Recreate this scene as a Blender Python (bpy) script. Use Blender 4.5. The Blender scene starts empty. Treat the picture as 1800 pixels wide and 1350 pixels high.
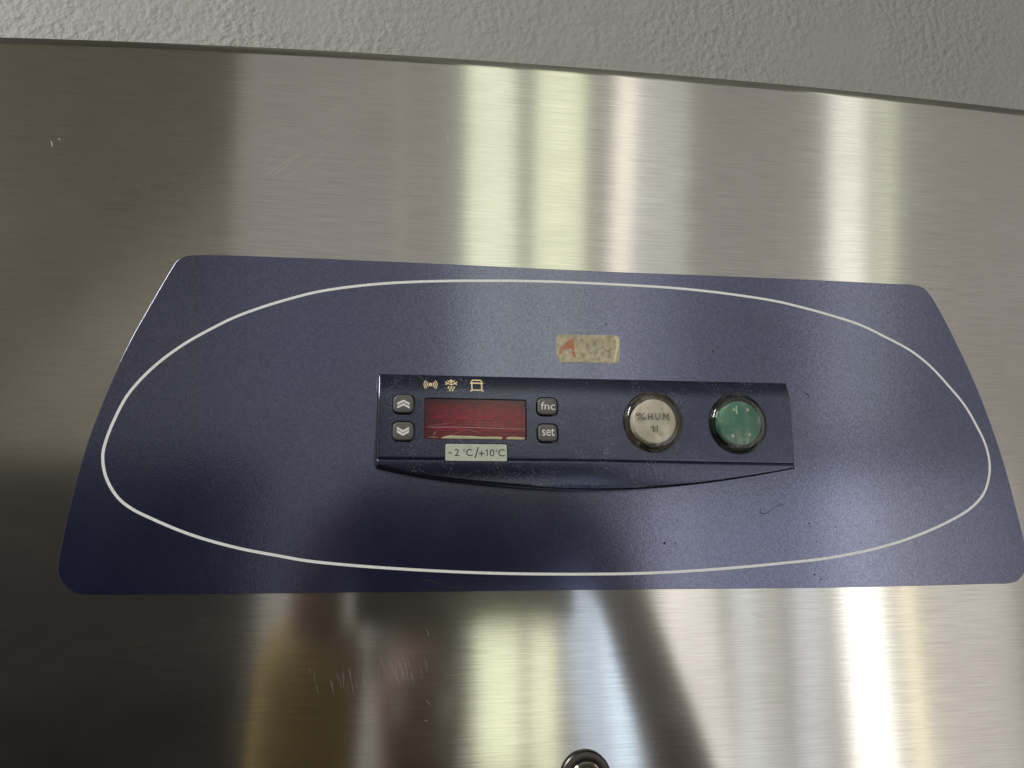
import bpy, bmesh, math, random
from mathutils import Vector, Matrix

# ------------------------------------------------------------------ camera, world, lamps, exposure
S = bpy.context.scene
COL = S.collection
ZE = 1.83                                    # height of the camera above the floor, metres
EYE = Vector((-0.094, -0.34, ZE))
YAW, PITCH, ROLL = math.radians(9.66407), math.radians(11.24213), math.radians(0.39544)

def camera_axes():
    fwd = Vector((math.sin(YAW) * math.cos(PITCH), math.cos(YAW) * math.cos(PITCH), math.sin(PITCH)))
    r0 = Vector((math.cos(YAW), -math.sin(YAW), 0))
    u0 = r0.cross(fwd)
    right = math.cos(ROLL) * r0 - math.sin(ROLL) * u0
    up = math.sin(ROLL) * r0 + math.cos(ROLL) * u0
    return right, up, fwd

CR, CU, CF = camera_axes()
cam_data = bpy.data.cameras.new('camera')
cam_data.sensor_width = 36
cam_data.lens = 27
cam_data.clip_start = 0.01
cam_data.clip_end = 100
cam = bpy.data.objects.new('camera', cam_data)
M = Matrix((CR, CU, -CF)).transposed().to_4x4()
M.translation = EYE
cam.matrix_world = M
COL.objects.link(cam)
S.camera = cam

world = bpy.data.worlds.new('World')
S.world = world
world.use_nodes = True
bg = world.node_tree.nodes['Background']
bg.inputs[0].default_value = (0.90, 0.855, 0.80, 1)
bg.inputs[1].default_value = 0.43

S.view_settings.view_transform = 'Standard'
S.view_settings.look = 'None'
S.view_settings.exposure = 0
S.view_settings.gamma = 1

DATA = {"LABEL":[[-177.21,122.68],[-139.51,123.78],[-95.35,124.27],[-49.25,124.61],[5.93,124.84],[64.01,125.62],[125.21,126.2],[163.49,126.26],[174.58,126.37],[180.3,124.9],[183.79,121.27],[189.5,110.31],[195.09,97.36],[200.51,83.55],[205.16,69.9],[209.93,53.02],[214.27,33.85],[217.65,12.57],[219.37,-0.51],[220.48,-9.87],[219.91,-14.51],[217.48,-18.83],[213.41,-22.55],[208.49,-23.82],[198.13,-23.92],[155.23,-24.26],[111.09,-24.29],[54.93,-23.83],[1.58,-23.26],[-49.19,-22.96],[-97.53,-22.56],[-134.58,-22.35],[-176.84,-21.84],[-208.94,-21.29],[-212.27,-20.71],[-215.69,-18.68],[-218.34,-15.56],[-219.91,-11.58],[-219.65,-4.73],[-218.62,6.24],[-217.02,18.84],[-214.94,32.18],[-212.49,44.21],[-208.03,60.61],[-204.22,73.19],[-200.15,84.52],[-195.89,94.78],[-191.56,104.85],[-186.54,116.11],[-184.67,119.49],[-181.52,121.78]],"RING":[[-138.52,103.67],[-149.09,99.58],[-159.51,94.77],[-169.61,88.71],[-179.57,81.82],[-189.1,73.41],[-196.03,65.31],[-200.48,58.36],[-204.13,49.12],[-206.41,41.22],[-207.32,35.44],[-207.03,31.32],[-205.69,26.1],[-202.77,20.4],[-199.03,15.79],[-193.82,11.96],[-186.2,8.18],[-176.12,3.77],[-165.92,0.09],[-150.7,-4.11],[-135.35,-7.18],[-123.96,-9.3],[-103.11,-11.63],[-76.45,-13.75],[-49.19,-15.32],[-24.02,-16.16],[1.77,-16.54],[19.34,-16.54],[43.27,-15.88],[67.67,-14.57],[92.89,-12.71],[112.34,-10.99],[137.16,-7.02],[157.92,-1.85],[179.4,5.84],[192.85,12.59],[200.97,19.95],[205.05,28.75],[206.04,36.26],[204.81,44.55],[201.37,53.16],[196.27,63.13],[188.28,73.31],[178.74,83.66],[169.04,91.05],[155.64,97.71],[142.15,103.58],[125.26,108.24],[108.4,111.95],[96.64,114.08],[70.01,116.81],[43.86,118.27],[5.74,118.62],[-22.1,118.36],[-49.25,117.28],[-78.57,115.37],[-101.44,112.76],[-123.69,108.45]],"EDGE":[[-333.6,214.48],[-300.97,217.56],[-267.12,220.44],[-231.97,223.02],[-195.48,225.38],[-157.6,227.53],[-118.27,229.49],[-77.42,231.03],[-34.98,232.34],[9.12,233.45],[54.95,234.26],[102.59,234.78],[152.12,234.81],[203.62,234.38],[257.16,233.43],[312.85,231.97],[370.76,229.9]],"H_TOP":[[-96.59,70.53],[-50.28,70.74],[2.08,71.03],[57.17,71.26],[96.3,71.5]],"H_BOT":[[-96.33,29.88],[-86.96,27.9],[-74.6,25.68],[-52.74,23.12],[-27.68,21.01],[-2.02,20.11],[24.07,20.75],[48.2,22.83],[73.03,26.2],[95.57,30.03]],"GROOVE":[[-93.79,32.83],[-1.94,32.85],[91.33,32.15]],"KEYHOLES":[[-85.29,56.44,5.01,4.5],[-85.26,44.7,5.04,4.52],[-21.86,56.74,5.07,4.44],[-21.82,44.83,5.01,4.53]],"KEYS":[[-85.29,56.63,4.39,3.94],[-85.17,44.72,4.48,4.0],[-21.73,56.86,4.42,3.8],[-21.75,44.93,4.3,3.84]],"DISPLAY":[-53.77,50.71,22.61,9.1],"PLATE":[-53.52,35.9,13.44,3.69],"TXT_PLATE":[["-",[-65.78,-64.06,35.47,35.86]],["2",[-63.08,-61.05,34.39,37.38]],["\u00b0",[-59.38,-58.34,36.28,37.36]],["C",[-58.06,-55.22,34.38,37.44]],["/",[-54.42,-52.48,33.57,38.27]],["+",[-52.43,-50.07,34.26,36.86]],["1",[-49.69,-48.64,34.41,37.38]],["0",[-47.7,-45.7,34.33,37.46]],["\u00b0",[-45.14,-44.09,36.34,37.39]],["C",[-43.94,-41.1,34.36,37.51]]],"TXT_FNC":[["fnc",[-24.87,-18.36,55.3,58.82]]],"TXT_SET":[["set",[-24.44,-18.78,43.63,46.88]]],"CHEV":[[[-88.06,-82.72,56.02,58.39],[-88.03,-82.7,54.52,56.87]],[[-87.98,-82.79,44.06,46.61],[-87.96,-82.77,42.68,45.19]]],"ICON_ALARM":[-73.69,65.83],"ICON_FROST":[-64.61,66.89],"ICON_TANK":[-53.27,66.11],"PXMM":0.2452,"LAMPS":[[27.32,50.8,14.14],[68.58,50.69,14.29]],"TXT_HUM":[["%",[18.21,22.89,51.05,54.39]],["H",[23.83,26.06,51.21,54.33]],["U",[27.4,29.55,51.2,54.4]],["M",[31.09,33.74,51.2,54.42]]],"TXT_11":[["1",[25.34,26.41,45.88,48.75]],["1",[26.98,28.2,45.78,48.67]]],"DOTS":[[[24.49,56.92],[30.91,56.9],[24.04,45.37],[30.2,45.23]],[[65.5,56.73],[72.23,56.74],[64.27,44.58],[72.39,45.23]]],"LOCK":[-5.92,-99.75,10.95],"TAPE":[[-14.42,92.43],[-10.32,92.75],[-4.0,92.82],[2.08,93.02],[8.19,93.22],[13.78,93.26],[15.17,92.98],[15.9,91.56],[15.66,87.11],[15.44,83.23],[14.9,80.46],[13.45,79.7],[7.22,79.67],[-1.04,79.58],[-7.88,79.53],[-13.31,79.41],[-13.83,80.92],[-14.62,82.11],[-15.46,83.31],[-14.97,84.96],[-15.63,86.16],[-15.0,87.96],[-15.01,90.15]],"TAPE_A":[[[-8.21,91.04],[-6.68,90.82],[-6.91,88.2],[-11.88,85.56],[-13.01,83.34],[-14.23,83.44],[-13.65,85.5]],[[-7.68,90.64],[-6.58,90.41],[-6.53,86.84],[-5.95,82.21],[-6.92,81.77],[-7.95,84.33],[-8.12,87.88]],[[-11.84,87.34],[-6.91,88.34],[-6.95,86.42],[-12.43,85.13]]],"SCRATCH":[[0.054,[[-88.08,-51.88],[-87.82,-53.98],[-87.41,-56.09],[-86.77,-58.19],[-85.97,-60.3]]],[0.094,[[-85.07,-50.96],[-84.84,-51.72],[-84.64,-52.47],[-84.47,-53.22],[-84.32,-53.97]]],[0.089,[[-83.83,-55.95],[-83.79,-57.13],[-83.59,-58.31],[-83.2,-59.49],[-82.66,-60.68]]],[0.059,[[-74.45,-48.37],[-74.1,-50.42],[-73.66,-52.47],[-73.1,-54.51],[-72.45,-56.56]]],[0.057,[[-88.13,-50.76],[-87.48,-52.35],[-86.99,-53.94],[-86.69,-55.52],[-86.54,-57.09]]],[0.067,[[-93.57,-52.08],[-93.39,-54.15],[-93.01,-56.22],[-92.34,-58.29],[-91.47,-60.37]]],[0.079,[[-86.62,-52.79],[-86.07,-54.84],[-85.55,-56.89],[-85.05,-58.93],[-84.57,-60.96]]],[0.074,[[-80.24,-54.69],[-79.87,-56.29],[-79.49,-57.89],[-79.08,-59.49],[-78.65,-61.09]]],[0.059,[[-81.46,-54.41],[-81.33,-55.47],[-81.12,-56.54],[-80.8,-57.61],[-80.4,-58.68]]],[0.087,[[-87.77,-51.75],[-87.57,-52.85],[-87.33,-53.95],[-87.02,-55.05],[-86.66,-56.15]]],[0.064,[[-86.35,-53.36],[-85.88,-55.21],[-85.42,-57.05],[-84.96,-58.89],[-84.51,-60.73]]],[0.075,[[-81.43,-49.51],[-80.94,-50.71],[-80.57,-51.9],[-80.36,-53.09],[-80.26,-54.27]]],[0.09,[[-86.66,-52.7],[-86.24,-53.68],[-85.92,-54.66],[-85.75,-55.63],[-85.68,-56.6]]],[0.062,[[-84.2,-52.35],[-83.5,-54.38],[-82.92,-56.39],[-82.5,-58.4],[-82.2,-60.4]]],[0.075,[[-88.72,-49.41],[-88.7,-50.27],[-88.56,-51.12],[-88.27,-51.98],[-87.86,-52.85]]],[0.054,[[-76.29,-51.91],[-75.93,-53.57],[-75.54,-55.23],[-75.12,-56.89],[-74.67,-58.54]]],[0.082,[[-93.03,-47.81],[-92.64,-48.85],[-92.32,-49.87],[-92.12,-50.89],[-91.99,-51.91]]],[0.054,[[-73.59,-50.4],[-73.41,-51.25],[-73.22,-52.09],[-73.0,-52.93],[-72.77,-53.78]]],[0.074,[[-92.03,-48.82],[-91.63,-50.41],[-91.23,-51.99],[-90.83,-53.58],[-90.43,-55.16]]],[0.055,[[-88.24,-55.07],[-87.85,-56.52],[-87.48,-57.97],[-87.12,-59.42],[-86.79,-60.86]]],[0.076,[[-79.64,-53.72],[-79.23,-55.46],[-78.81,-57.2],[-78.37,-58.93],[-77.92,-60.67]]],[0.065,[[-79.91,-54.3],[-79.77,-55.24],[-79.58,-56.18],[-79.31,-57.12],[-78.99,-58.06]]],[0.082,[[-82.68,-49.26],[-82.19,-51.12],[-81.71,-52.98],[-81.27,-54.83],[-80.84,-56.68]]],[0.068,[[-82.2,-52.44],[-81.69,-54.43],[-81.19,-56.41],[-80.7,-58.39],[-80.23,-60.36]]],[0.08,[[-89.28,-53.22],[-88.88,-54.94],[-88.46,-56.66],[-88.01,-58.37],[-87.56,-60.09]]],[0.095,[[-84.69,-57.45],[-84.42,-58.1],[-84.22,-58.74],[-84.1,-59.38],[-84.05,-60.02]]],[0.089,[[-103.97,-57.71],[-103.6,-58.83],[-103.34,-59.94],[-103.25,-61.05],[-103.28,-62.15]]],[0.062,[[-107.43,-55.54],[-107.33,-57.02],[-107.15,-58.5],[-106.86,-59.98],[-106.49,-61.46]]],[0.099,[[-119.45,-52.88],[-119.03,-54.24],[-118.73,-55.59],[-118.59,-56.93],[-118.57,-58.26]]],[0.069,[[-104.48,-53.84],[-104.42,-55.09],[-104.28,-56.35],[-104.02,-57.61],[-103.69,-58.86]]],[0.053,[[-109.77,-53.68],[-109.68,-54.97],[-109.52,-56.26],[-109.27,-57.56],[-108.94,-58.85]]],[0.089,[[-105.25,-52.2],[-105.08,-53.34],[-104.9,-54.47],[-104.72,-55.6],[-104.54,-56.73]]],[0.069,[[-109.1,-54.4],[-109.02,-55.13],[-108.92,-55.85],[-108.79,-56.58],[-108.64,-57.31]]],[0.082,[[-104.64,-53.73],[-104.38,-55.14],[-104.15,-56.55],[-103.94,-57.96],[-103.75,-59.36]]],[0.081,[[-120.83,-52.44],[-120.83,-52.87],[-120.78,-53.31],[-120.68,-53.74],[-120.54,-54.18]]],[0.097,[[-112.08,-56.63],[-111.86,-57.57],[-111.69,-58.49],[-111.57,-59.42],[-111.48,-60.35]]],[0.065,[[-102.58,-55.85],[-102.34,-57.22],[-102.12,-58.58],[-101.92,-59.94],[-101.73,-61.3]]],[0.087,[[-108.99,-55.5],[-108.54,-56.77],[-108.24,-58.02],[-108.14,-59.27],[-108.19,-60.51]]],[0.057,[[-104.32,-53.69],[-104.31,-55.13],[-104.17,-56.56],[-103.86,-57.99],[-103.42,-59.43]]],[0.091,[[-107.35,-53.35],[-107.28,-54.51],[-107.14,-55.66],[-106.91,-56.82],[-106.62,-57.98]]],[0.075,[[-103.93,-56.95],[-103.85,-58.39],[-103.68,-59.84],[-103.39,-61.28],[-103.02,-62.73]]],[0.055,[[-105.51,-57.5],[-105.63,-58.99],[-105.54,-60.47],[-105.16,-61.97],[-104.57,-63.48]]],[0.073,[[-109.97,-54.63],[-109.84,-55.24],[-109.73,-55.85],[-109.65,-56.45],[-109.58,-57.06]]],[0.09,[[-105.02,-52.89],[-104.59,-53.81],[-104.32,-54.73],[-104.3,-55.65],[-104.44,-56.55]]],[0.089,[[-108.08,-54.36],[-107.55,-55.86],[-107.19,-57.36],[-107.08,-58.84],[-107.14,-60.31]]],[0.097,[[-99.43,-55.35],[-99.4,-56.33],[-99.3,-57.32],[-99.09,-58.31],[-98.82,-59.3]]],[0.13,[[-85.06,-50.11],[-84.07,-52.4],[-83.09,-54.69],[-82.1,-56.97],[-81.12,-59.24]]],[0.13,[[-84.35,-50.59],[-83.91,-52.63],[-83.46,-54.67],[-83.0,-56.71],[-82.54,-58.74]]],[0.13,[[-118.19,-58.56],[-117.87,-59.62],[-117.54,-60.67],[-117.22,-61.72],[-116.88,-62.78]]],[0.13,[[-112.59,-57.0],[-112.07,-58.51],[-111.56,-60.02],[-111.05,-61.52],[-110.54,-63.02]]],[0.13,[[-73.43,-38.12],[-73.09,-38.82],[-72.81,-39.52],[-72.59,-40.22],[-72.43,-40.91]]],[0.052,[[-154.36,173.99],[-151.94,176.03],[-149.45,178.09],[-146.87,180.16],[-144.22,182.24]]],[0.081,[[-127.46,173.99],[-126.3,174.81],[-125.22,175.61],[-124.28,176.41],[-123.42,177.2]]],[0.072,[[-140.22,162.09],[-138.62,163.34],[-137.03,164.59],[-135.46,165.84],[-133.9,167.1]]],[0.059,[[-128.28,170.65],[-127.42,171.22],[-126.65,171.78],[-126.0,172.34],[-125.44,172.89]]],[0.045,[[-130.41,157.46],[-129.9,157.94],[-129.32,158.43],[-128.65,158.92],[-127.91,159.41]]],[0.086,[[-133.97,168.23],[-131.69,170.09],[-129.36,171.97],[-126.95,173.86],[-124.49,175.76]]],[0.085,[[-134.06,166.78],[-131.51,168.92],[-128.85,171.08],[-126.04,173.25],[-123.13,175.45]]],[0.082,[[-111.67,169.83],[-109.86,171.38],[-107.92,172.94],[-105.83,174.52],[-103.61,176.11]]],[0.082,[[-141.53,169.25],[-139.38,170.89],[-137.29,172.54],[-135.27,174.18],[-133.31,175.83]]],[0.05,[[-124.73,175.4],[-123.25,176.52],[-121.82,177.63],[-120.44,178.75],[-119.1,179.87]]],[0.08,[[-135.75,157.98],[-132.79,160.16],[-129.93,162.35],[-127.22,164.54],[-124.61,166.73]]],[0.062,[[-151.7,167.57],[-148.79,169.83],[-145.93,172.09],[-143.17,174.36],[-140.46,176.63]]],[0.064,[[-132.12,153.07],[-131.36,153.67],[-130.58,154.28],[-129.79,154.89],[-128.99,155.5]]],[0.064,[[-142.93,167.36],[-140.15,169.66],[-137.29,171.98],[-134.33,174.32],[-131.28,176.67]]],[0.062,[[-150.8,170.48],[-148.01,172.77],[-145.17,175.09],[-142.27,177.41],[-139.31,179.76]]],[0.047,[[-135.67,169.23],[-133.43,171.01],[-131.18,172.79],[-128.93,174.58],[-126.68,176.38]]],[0.12,[[-151.87,160.8],[-147.83,164.54],[-143.6,168.33],[-139.11,172.16],[-134.43,176.04]]],[0.12,[[-146.99,163.13],[-144.74,164.92],[-142.6,166.71],[-140.62,168.49],[-138.75,170.27]]],[0.12,[[-141.41,162.43],[-140.46,163.14],[-139.34,163.85],[-138.0,164.59],[-136.49,165.34]]],[0.052,[[-108.31,194.9],[-106.09,196.28],[-103.95,197.66],[-101.91,199.03],[-99.95,200.41]]],[0.061,[[-127.36,181.97],[-126.11,182.79],[-124.86,183.62],[-123.6,184.45],[-122.33,185.28]]],[0.037,[[-102.53,189.31],[-99.95,190.91],[-97.44,192.52],[-95.03,194.12],[-92.69,195.73]]],[0.04,[[-110.66,193.3],[-108.88,194.51],[-107.06,195.71],[-105.2,196.93],[-103.3,198.15]]],[0.051,[[-123.35,186.05],[-121.55,187.12],[-119.86,188.19],[-118.34,189.24],[-116.94,190.29]]],[0.036,[[-128.39,184.06],[-126.13,185.51],[-123.91,186.96],[-121.75,188.41],[-119.62,189.86]]],[0.05,[[-89.97,178.29],[-88.12,179.29],[-86.46,180.27],[-85.07,181.23],[-83.88,182.17]]],[0.059,[[-97.55,191.67],[-94.88,193.3],[-92.32,194.91],[-89.93,196.52],[-87.65,198.13]]],[0.07,[[-102.4,183.86],[-101.56,184.32],[-100.8,184.78],[-100.16,185.23],[-99.6,185.67]]],[0.052,[[-112.89,185.01],[-111.81,185.77],[-110.66,186.55],[-109.42,187.33],[-108.12,188.13]]],[0.055,[[-120.98,198.09],[-119.94,198.82],[-118.87,199.55],[-117.74,200.29],[-116.57,201.03]]],[0.055,[[-100.61,224.42],[-100.12,224.86],[-99.52,225.31],[-98.77,225.78],[-97.91,226.26]]],[0.054,[[-83.08,158.07],[-82.25,158.6],[-81.17,159.16],[-79.74,159.74],[-78.05,160.34]]],[0.032,[[-97.21,148.79],[-96.46,149.1],[-95.74,149.42],[-95.06,149.74],[-94.41,150.05]]],[0.065,[[-85.37,155.28],[-85.24,155.5],[-84.87,155.73],[-84.15,155.99],[-83.19,156.27]]],[0.053,[[-104.83,143.4],[-104.23,143.79],[-103.45,144.18],[-102.42,144.59],[-101.22,145.02]]],[0.031,[[-90.1,147.55],[-88.66,148.19],[-87.22,148.84],[-85.77,149.48],[-84.32,150.13]]],[0.068,[[-92.28,159.53],[-90.31,160.38],[-88.41,161.23],[-86.59,162.08],[-84.84,162.92]]],[0.069,[[-77.25,152.52],[-75.72,153.18],[-74.22,153.85],[-72.76,154.51],[-71.32,155.17]]],[0.063,[[-86.77,147.07],[-85.11,147.76],[-83.52,148.46],[-82.02,149.14],[-80.58,149.83]]],[0.06,[[-97.34,143.41],[-95.46,144.24],[-93.58,145.08],[-91.69,145.92],[-89.81,146.77]]],[0.04,[[-74.96,150.01],[-73.24,150.77],[-71.52,151.52],[-69.83,152.28],[-68.14,153.04]]],[0.2,[[74.01,-34.94],[75.17,-35.46],[76.43,-35.99],[77.86,-36.52],[79.4,-37.06]]],[0.2,[[76.28,-34.24],[77.21,-35.07],[78.21,-35.91],[79.31,-36.74],[80.48,-37.58]]],[0.2,[[73.42,-35.42],[74.29,-35.38],[75.19,-35.34],[76.1,-35.3],[77.04,-35.26]]],[0.2,[[86.17,-32.7],[87.31,-32.98],[88.39,-33.25],[89.37,-33.52],[90.3,-33.79]]],[0.2,[[89.78,-33.28],[89.69,-34.03],[89.7,-34.79],[89.85,-35.54],[90.09,-36.3]]],[0.2,[[-73.24,-66.46],[-72.67,-66.99],[-72.15,-67.51],[-71.71,-68.03],[-71.33,-68.54]]],[0.2,[[-74.3,-74.18],[-73.49,-74.32],[-72.85,-74.46],[-72.44,-74.59],[-72.18,-74.71]]],[0.2,[[-100.34,-82.79],[-99.9,-83.4],[-99.3,-84.02],[-98.5,-84.66],[-97.54,-85.29]]],[0.2,[[-241.37,172.41],[-240.98,171.69],[-240.7,170.96],[-240.6,170.23],[-240.61,169.48]]],[0.2,[[-238.5,173.74],[-238.03,173.58],[-237.76,173.4],[-237.76,173.19],[-237.96,172.97]]],[0.2,[[95.62,-69.99],[96.43,-70.32],[97.31,-70.66],[98.31,-71.0],[99.4,-71.34]]],[0.2,[[127.27,196.91],[127.52,196.61],[127.7,196.3],[127.79,195.98],[127.81,195.66]]],[0.2,[[199.01,-104.35],[199.2,-104.97],[199.57,-105.6],[200.2,-106.25],[201.02,-106.9]]],[0.2,[[-67.55,192.86],[-67.22,191.09],[-66.91,189.32],[-66.64,187.56],[-66.39,185.79]]]],"SPECKS":[[33.54,-3.42,0.65],[38.7,-3.46,0.35],[25.44,2.71,0.325],[26.36,5.25,0.3],[105.44,5.2,0.4],[105.88,3.61,0.25],[108.45,-3.24,0.325],[131.27,-3.94,0.35],[106.22,-18.28,0.5],[109.17,-20.64,0.45],[19.68,-19.99,0.45],[119.03,3.55,0.325],[140.44,6.4,0.3],[40.05,6.99,0.275],[3.93,6.85,0.25],[24.3,109.67,0.325],[62.36,87.05,0.5],[9.51,98.6,0.4],[179.97,111.5,0.375],[-69.85,105.7,0.225],[71.19,-17.26,0.3],[-11.95,78.56,0.2],[50.31,94.55,0.225],[130.13,82.95,0.225],[-113.12,85.81,0.2],[-86.09,-3.65,0.225],[29.33,-0.83,0.155],[14.81,12.62,0.192],[21.13,13.31,0.194],[107.13,3.78,0.145],[114.17,7.47,0.103],[133.27,-8.33,0.145],[138.56,-3.57,0.198],[40.77,-2.99,0.142],[63.64,-4.62,0.114],[134.79,-16.11,0.102],[82.46,7.49,0.097],[152.43,1.11,0.104],[116.18,10.39,0.189],[43.77,17.07,0.11],[62.78,0.11,0.189],[119.61,4.9,0.089],[33.17,-19.57,0.139],[119.67,16.31,0.091],[143.27,-5.15,0.122],[59.27,14.89,0.107],[13.26,-13.44,0.14],[28.72,-9.89,0.11],[19.15,-4.5,0.188],[13.65,-12.18,0.109],[24.72,17.63,0.12],[123.92,-1.24,0.183],[43.2,6.14,0.117],[163.92,-19.42,0.126],[77.4,6.05,0.171],[16.63,15.71,0.133],[46.38,-14.09,0.171],[93.85,-7.6,0.165],[131.05,-18.41,0.104],[108.63,12.74,0.137],[132.05,-17.14,0.173],[15.52,4.56,0.106],[171.48,12.69,0.115],[65.61,16.01,0.185],[110.25,12.09,0.144],[21.64,-5.0,0.114],[16.36,13.87,0.15],[109.75,5.52,0.16],[64.62,13.27,0.123],[69.36,-16.96,0.101],[22.84,-3.14,0.196],[153.07,-9.72,0.095],[136.26,-8.88,0.104],[82.8,16.48,0.178],[121.3,-13.48,0.173],[49.88,-12.04,0.116],[30.93,3.3,0.144],[53.15,-5.08,0.155],[46.04,-5.65,0.128],[125.98,6.83,0.177],[73.43,-3.22,0.163],[90.74,8.24,0.198],[24.7,5.83,0.149],[14.8,12.35,0.177],[132.71,-7.01,0.189],[129.41,6.49,0.16],[61.2,-10.66,0.131],[32.4,-15.08,0.165],[126.55,-3.89,0.176],[78.56,-3.75,0.095],[94.84,-13.54,0.167],[136.52,-1.44,0.187],[25.65,-14.96,0.129],[23.47,-5.33,0.139],[74.69,-14.72,0.103],[106.16,2.01,0.147],[-9.01,98.7,0.126],[128.98,100.46,0.076],[-151.26,63.95,0.172],[-155.59,18.69,0.129],[-135.23,68.01,0.096],[-81.83,84.45,0.162],[175.12,111.94,0.091],[-152.15,100.23,0.097],[31.76,110.8,0.08],[148.46,81.25,0.164],[153.77,77.17,0.15],[-55.9,94.96,0.133],[-144.52,46.43,0.156],[147.7,72.81,0.087],[138.03,30.97,0.172],[-53.18,92.26,0.104],[72.0,82.92,0.144],[172.69,102.69,0.124],[-120.96,23.29,0.124],[-67.23,93.12,0.134],[-44.34,97.93,0.078],[140.95,24.65,0.155],[-157.38,34.72,0.1],[-162.84,63.07,0.147],[49.37,98.2,0.076],[128.03,75.52,0.154],[-168.85,101.87,0.135],[-102.59,101.14,0.088],[-52.64,77.83,0.131],[137.31,80.86,0.093],[20.0,112.96,0.113],[-155.88,55.62,0.137],[-29.42,90.12,0.164],[106.14,26.26,0.088],[-168.51,86.47,0.116],[-149.26,45.07,0.08],[-86.63,105.23,0.1]],"HAIRS":[[0.35,[[84.02,11.31],[81.48,11.84],[81.34,10.0],[83.32,9.74],[85.69,10.78],[87.21,11.84]]],[0.22,[[86.88,11.31],[89.32,13.15],[92.27,13.95],[93.78,14.74]]],[0.18,[[88.3,14.74],[91.18,14.74],[92.23,13.42]]],[0.5,[[-76.65,-17.51],[-71.32,-18.54],[-67.66,-19.54]]],[0.4,[[-68.86,-20.47],[-61.54,-21.3],[-56.15,-20.68]]],[0.35,[[-54.19,-17.38],[-47.26,-18.21],[-41.77,-17.81]]],[0.5,[[108.02,68.04],[110.33,66.96],[111.39,65.3]]]],"LAMPLIST":[["window_pane",325.4,1557.3,207.9,2361.9,0.29,[0.93,1,0.74],1.15],["window_pane",620.7,1583.7,213.4,2408.9,2.12,[0.95,1,0.68],1.1],["window_pane",906.4,1610.0,100.3,2460.0,4.35,[1,0.93,0.82],1.4],["window_pane",1084.3,1624.2,220.2,2482.8,4.2,[0.95,1,0.95],0.35],["window_pane",1961.6,1698.2,178.4,2615.8,6.21,[1,0.98,0.88],1.3],["window_pane",-51.8,1525.6,36.9,2309.0,-0.66,[0.9,1,0.92],0.08],["window_pane",2155.5,1715.0,87.8,2647.8,6.86,[0.95,1,0.7],0.75],["window_pane",345.8,-708.4,160.1,768.4,-0.28,[0.95,1,0.66],1.4],["window_pane",511.8,-716.1,98.1,775.7,-0.48,[1,1,0.66],1.35],["window_pane",699.2,-631.7,146.4,979.3,-5.11,[0.55,0.72,1],0.8],["window_pane",802.8,-636.0,82.1,985.5,-5.37,[0.62,0.8,1],1.9],["window_pane",1081.9,-459.1,245.3,1372.9,-2.79,[1,0.95,0.92],1.0],["window_pane",1306.2,-464.7,115.2,1385.6,0.19,[0.9,0.98,1],0.85],["window_pane",1408.9,-467.8,33.3,1393.0,0.48,[1,0.96,0.92],0.8],["window_pane",1026.9,-457.2,36.4,1368.3,-2.48,[1,0.95,0.92],0.5],["window_pane",1555.9,-471.7,120.8,1403.5,2.02,[0.85,0.9,1],0.8],["window_pane",1796.2,-479.9,179.4,1421.7,0.19,[1,0.98,0.94],2.6],["window_pane",1988.3,-485.8,54.2,1435.7,0.49,[1,0.9,0.6],2.3],["window_pane",2251.6,-493.2,427.8,1454.7,2.11,[1,0.93,0.87],0.5]],"PERSON":{"hR":[97.5,-375,6.5],"wR":[142.6,-410,-56.4],"eR":[276.7,-560,-338.8],"hL":[-147.5,-375,-2.1],"wL":[-148.0,-410,-53.5],"eL":[-172.2,-540,-312.7],"tel":[-16.8,-354,-11.9],"telw":[81.8,-354,-12.9]}}

ROOM_Y = -2.6                                # the windows opposite the refrigerator

def area(name, loc, sx, sz, colour, radiance, rot):
    l = bpy.data.lights.new(name, 'AREA')
    l.shape = 'RECTANGLE'
    l.size, l.size_y = sx, sz
    l.color = colour
    l.energy = radiance * math.pi * sx * sz
    o = bpy.data.objects.new(name, l)
    o.location = loc
    o.rotation_euler = rot
    COL.objects.link(o)
    return o

for k, (nm, cx, cz, w, h, ang, colr, rad) in enumerate(DATA['LAMPLIST']):  # the two blue strips are added lamps standing in for blue cloth
    o = area(nm, (cx / 1000, ROOM_Y + 0.004 * k, ZE + cz / 1000), w / 1000, h / 1000, colr, rad, (0, 0, 0))
    o.rotation_euler = (Matrix.Rotation(math.radians(ang), 3, 'Y') @ Matrix.Rotation(math.radians(90), 3, 'X')).to_euler()
# unseen fill lamp added to brighten matte surfaces, up left behind the photographer
sw = area('fill_lamp', (-1.9, -1.15, ZE + 1.5), 1.0, 0.8, (1, .985, .94), 24.0, (0, 0, 0))
sw.rotation_euler = (Vector((0, 0, ZE)) - sw.location).to_track_quat('-Z', 'X').to_euler()

# ------------------------------------------------------------------ helpers
def W(x, z, y=0.0):
    """refrigerator millimetres (x, z on the front, y outwards negative) to metres"""
    return Vector((x / 1000, y / 1000, ZE + z / 1000))

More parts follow.
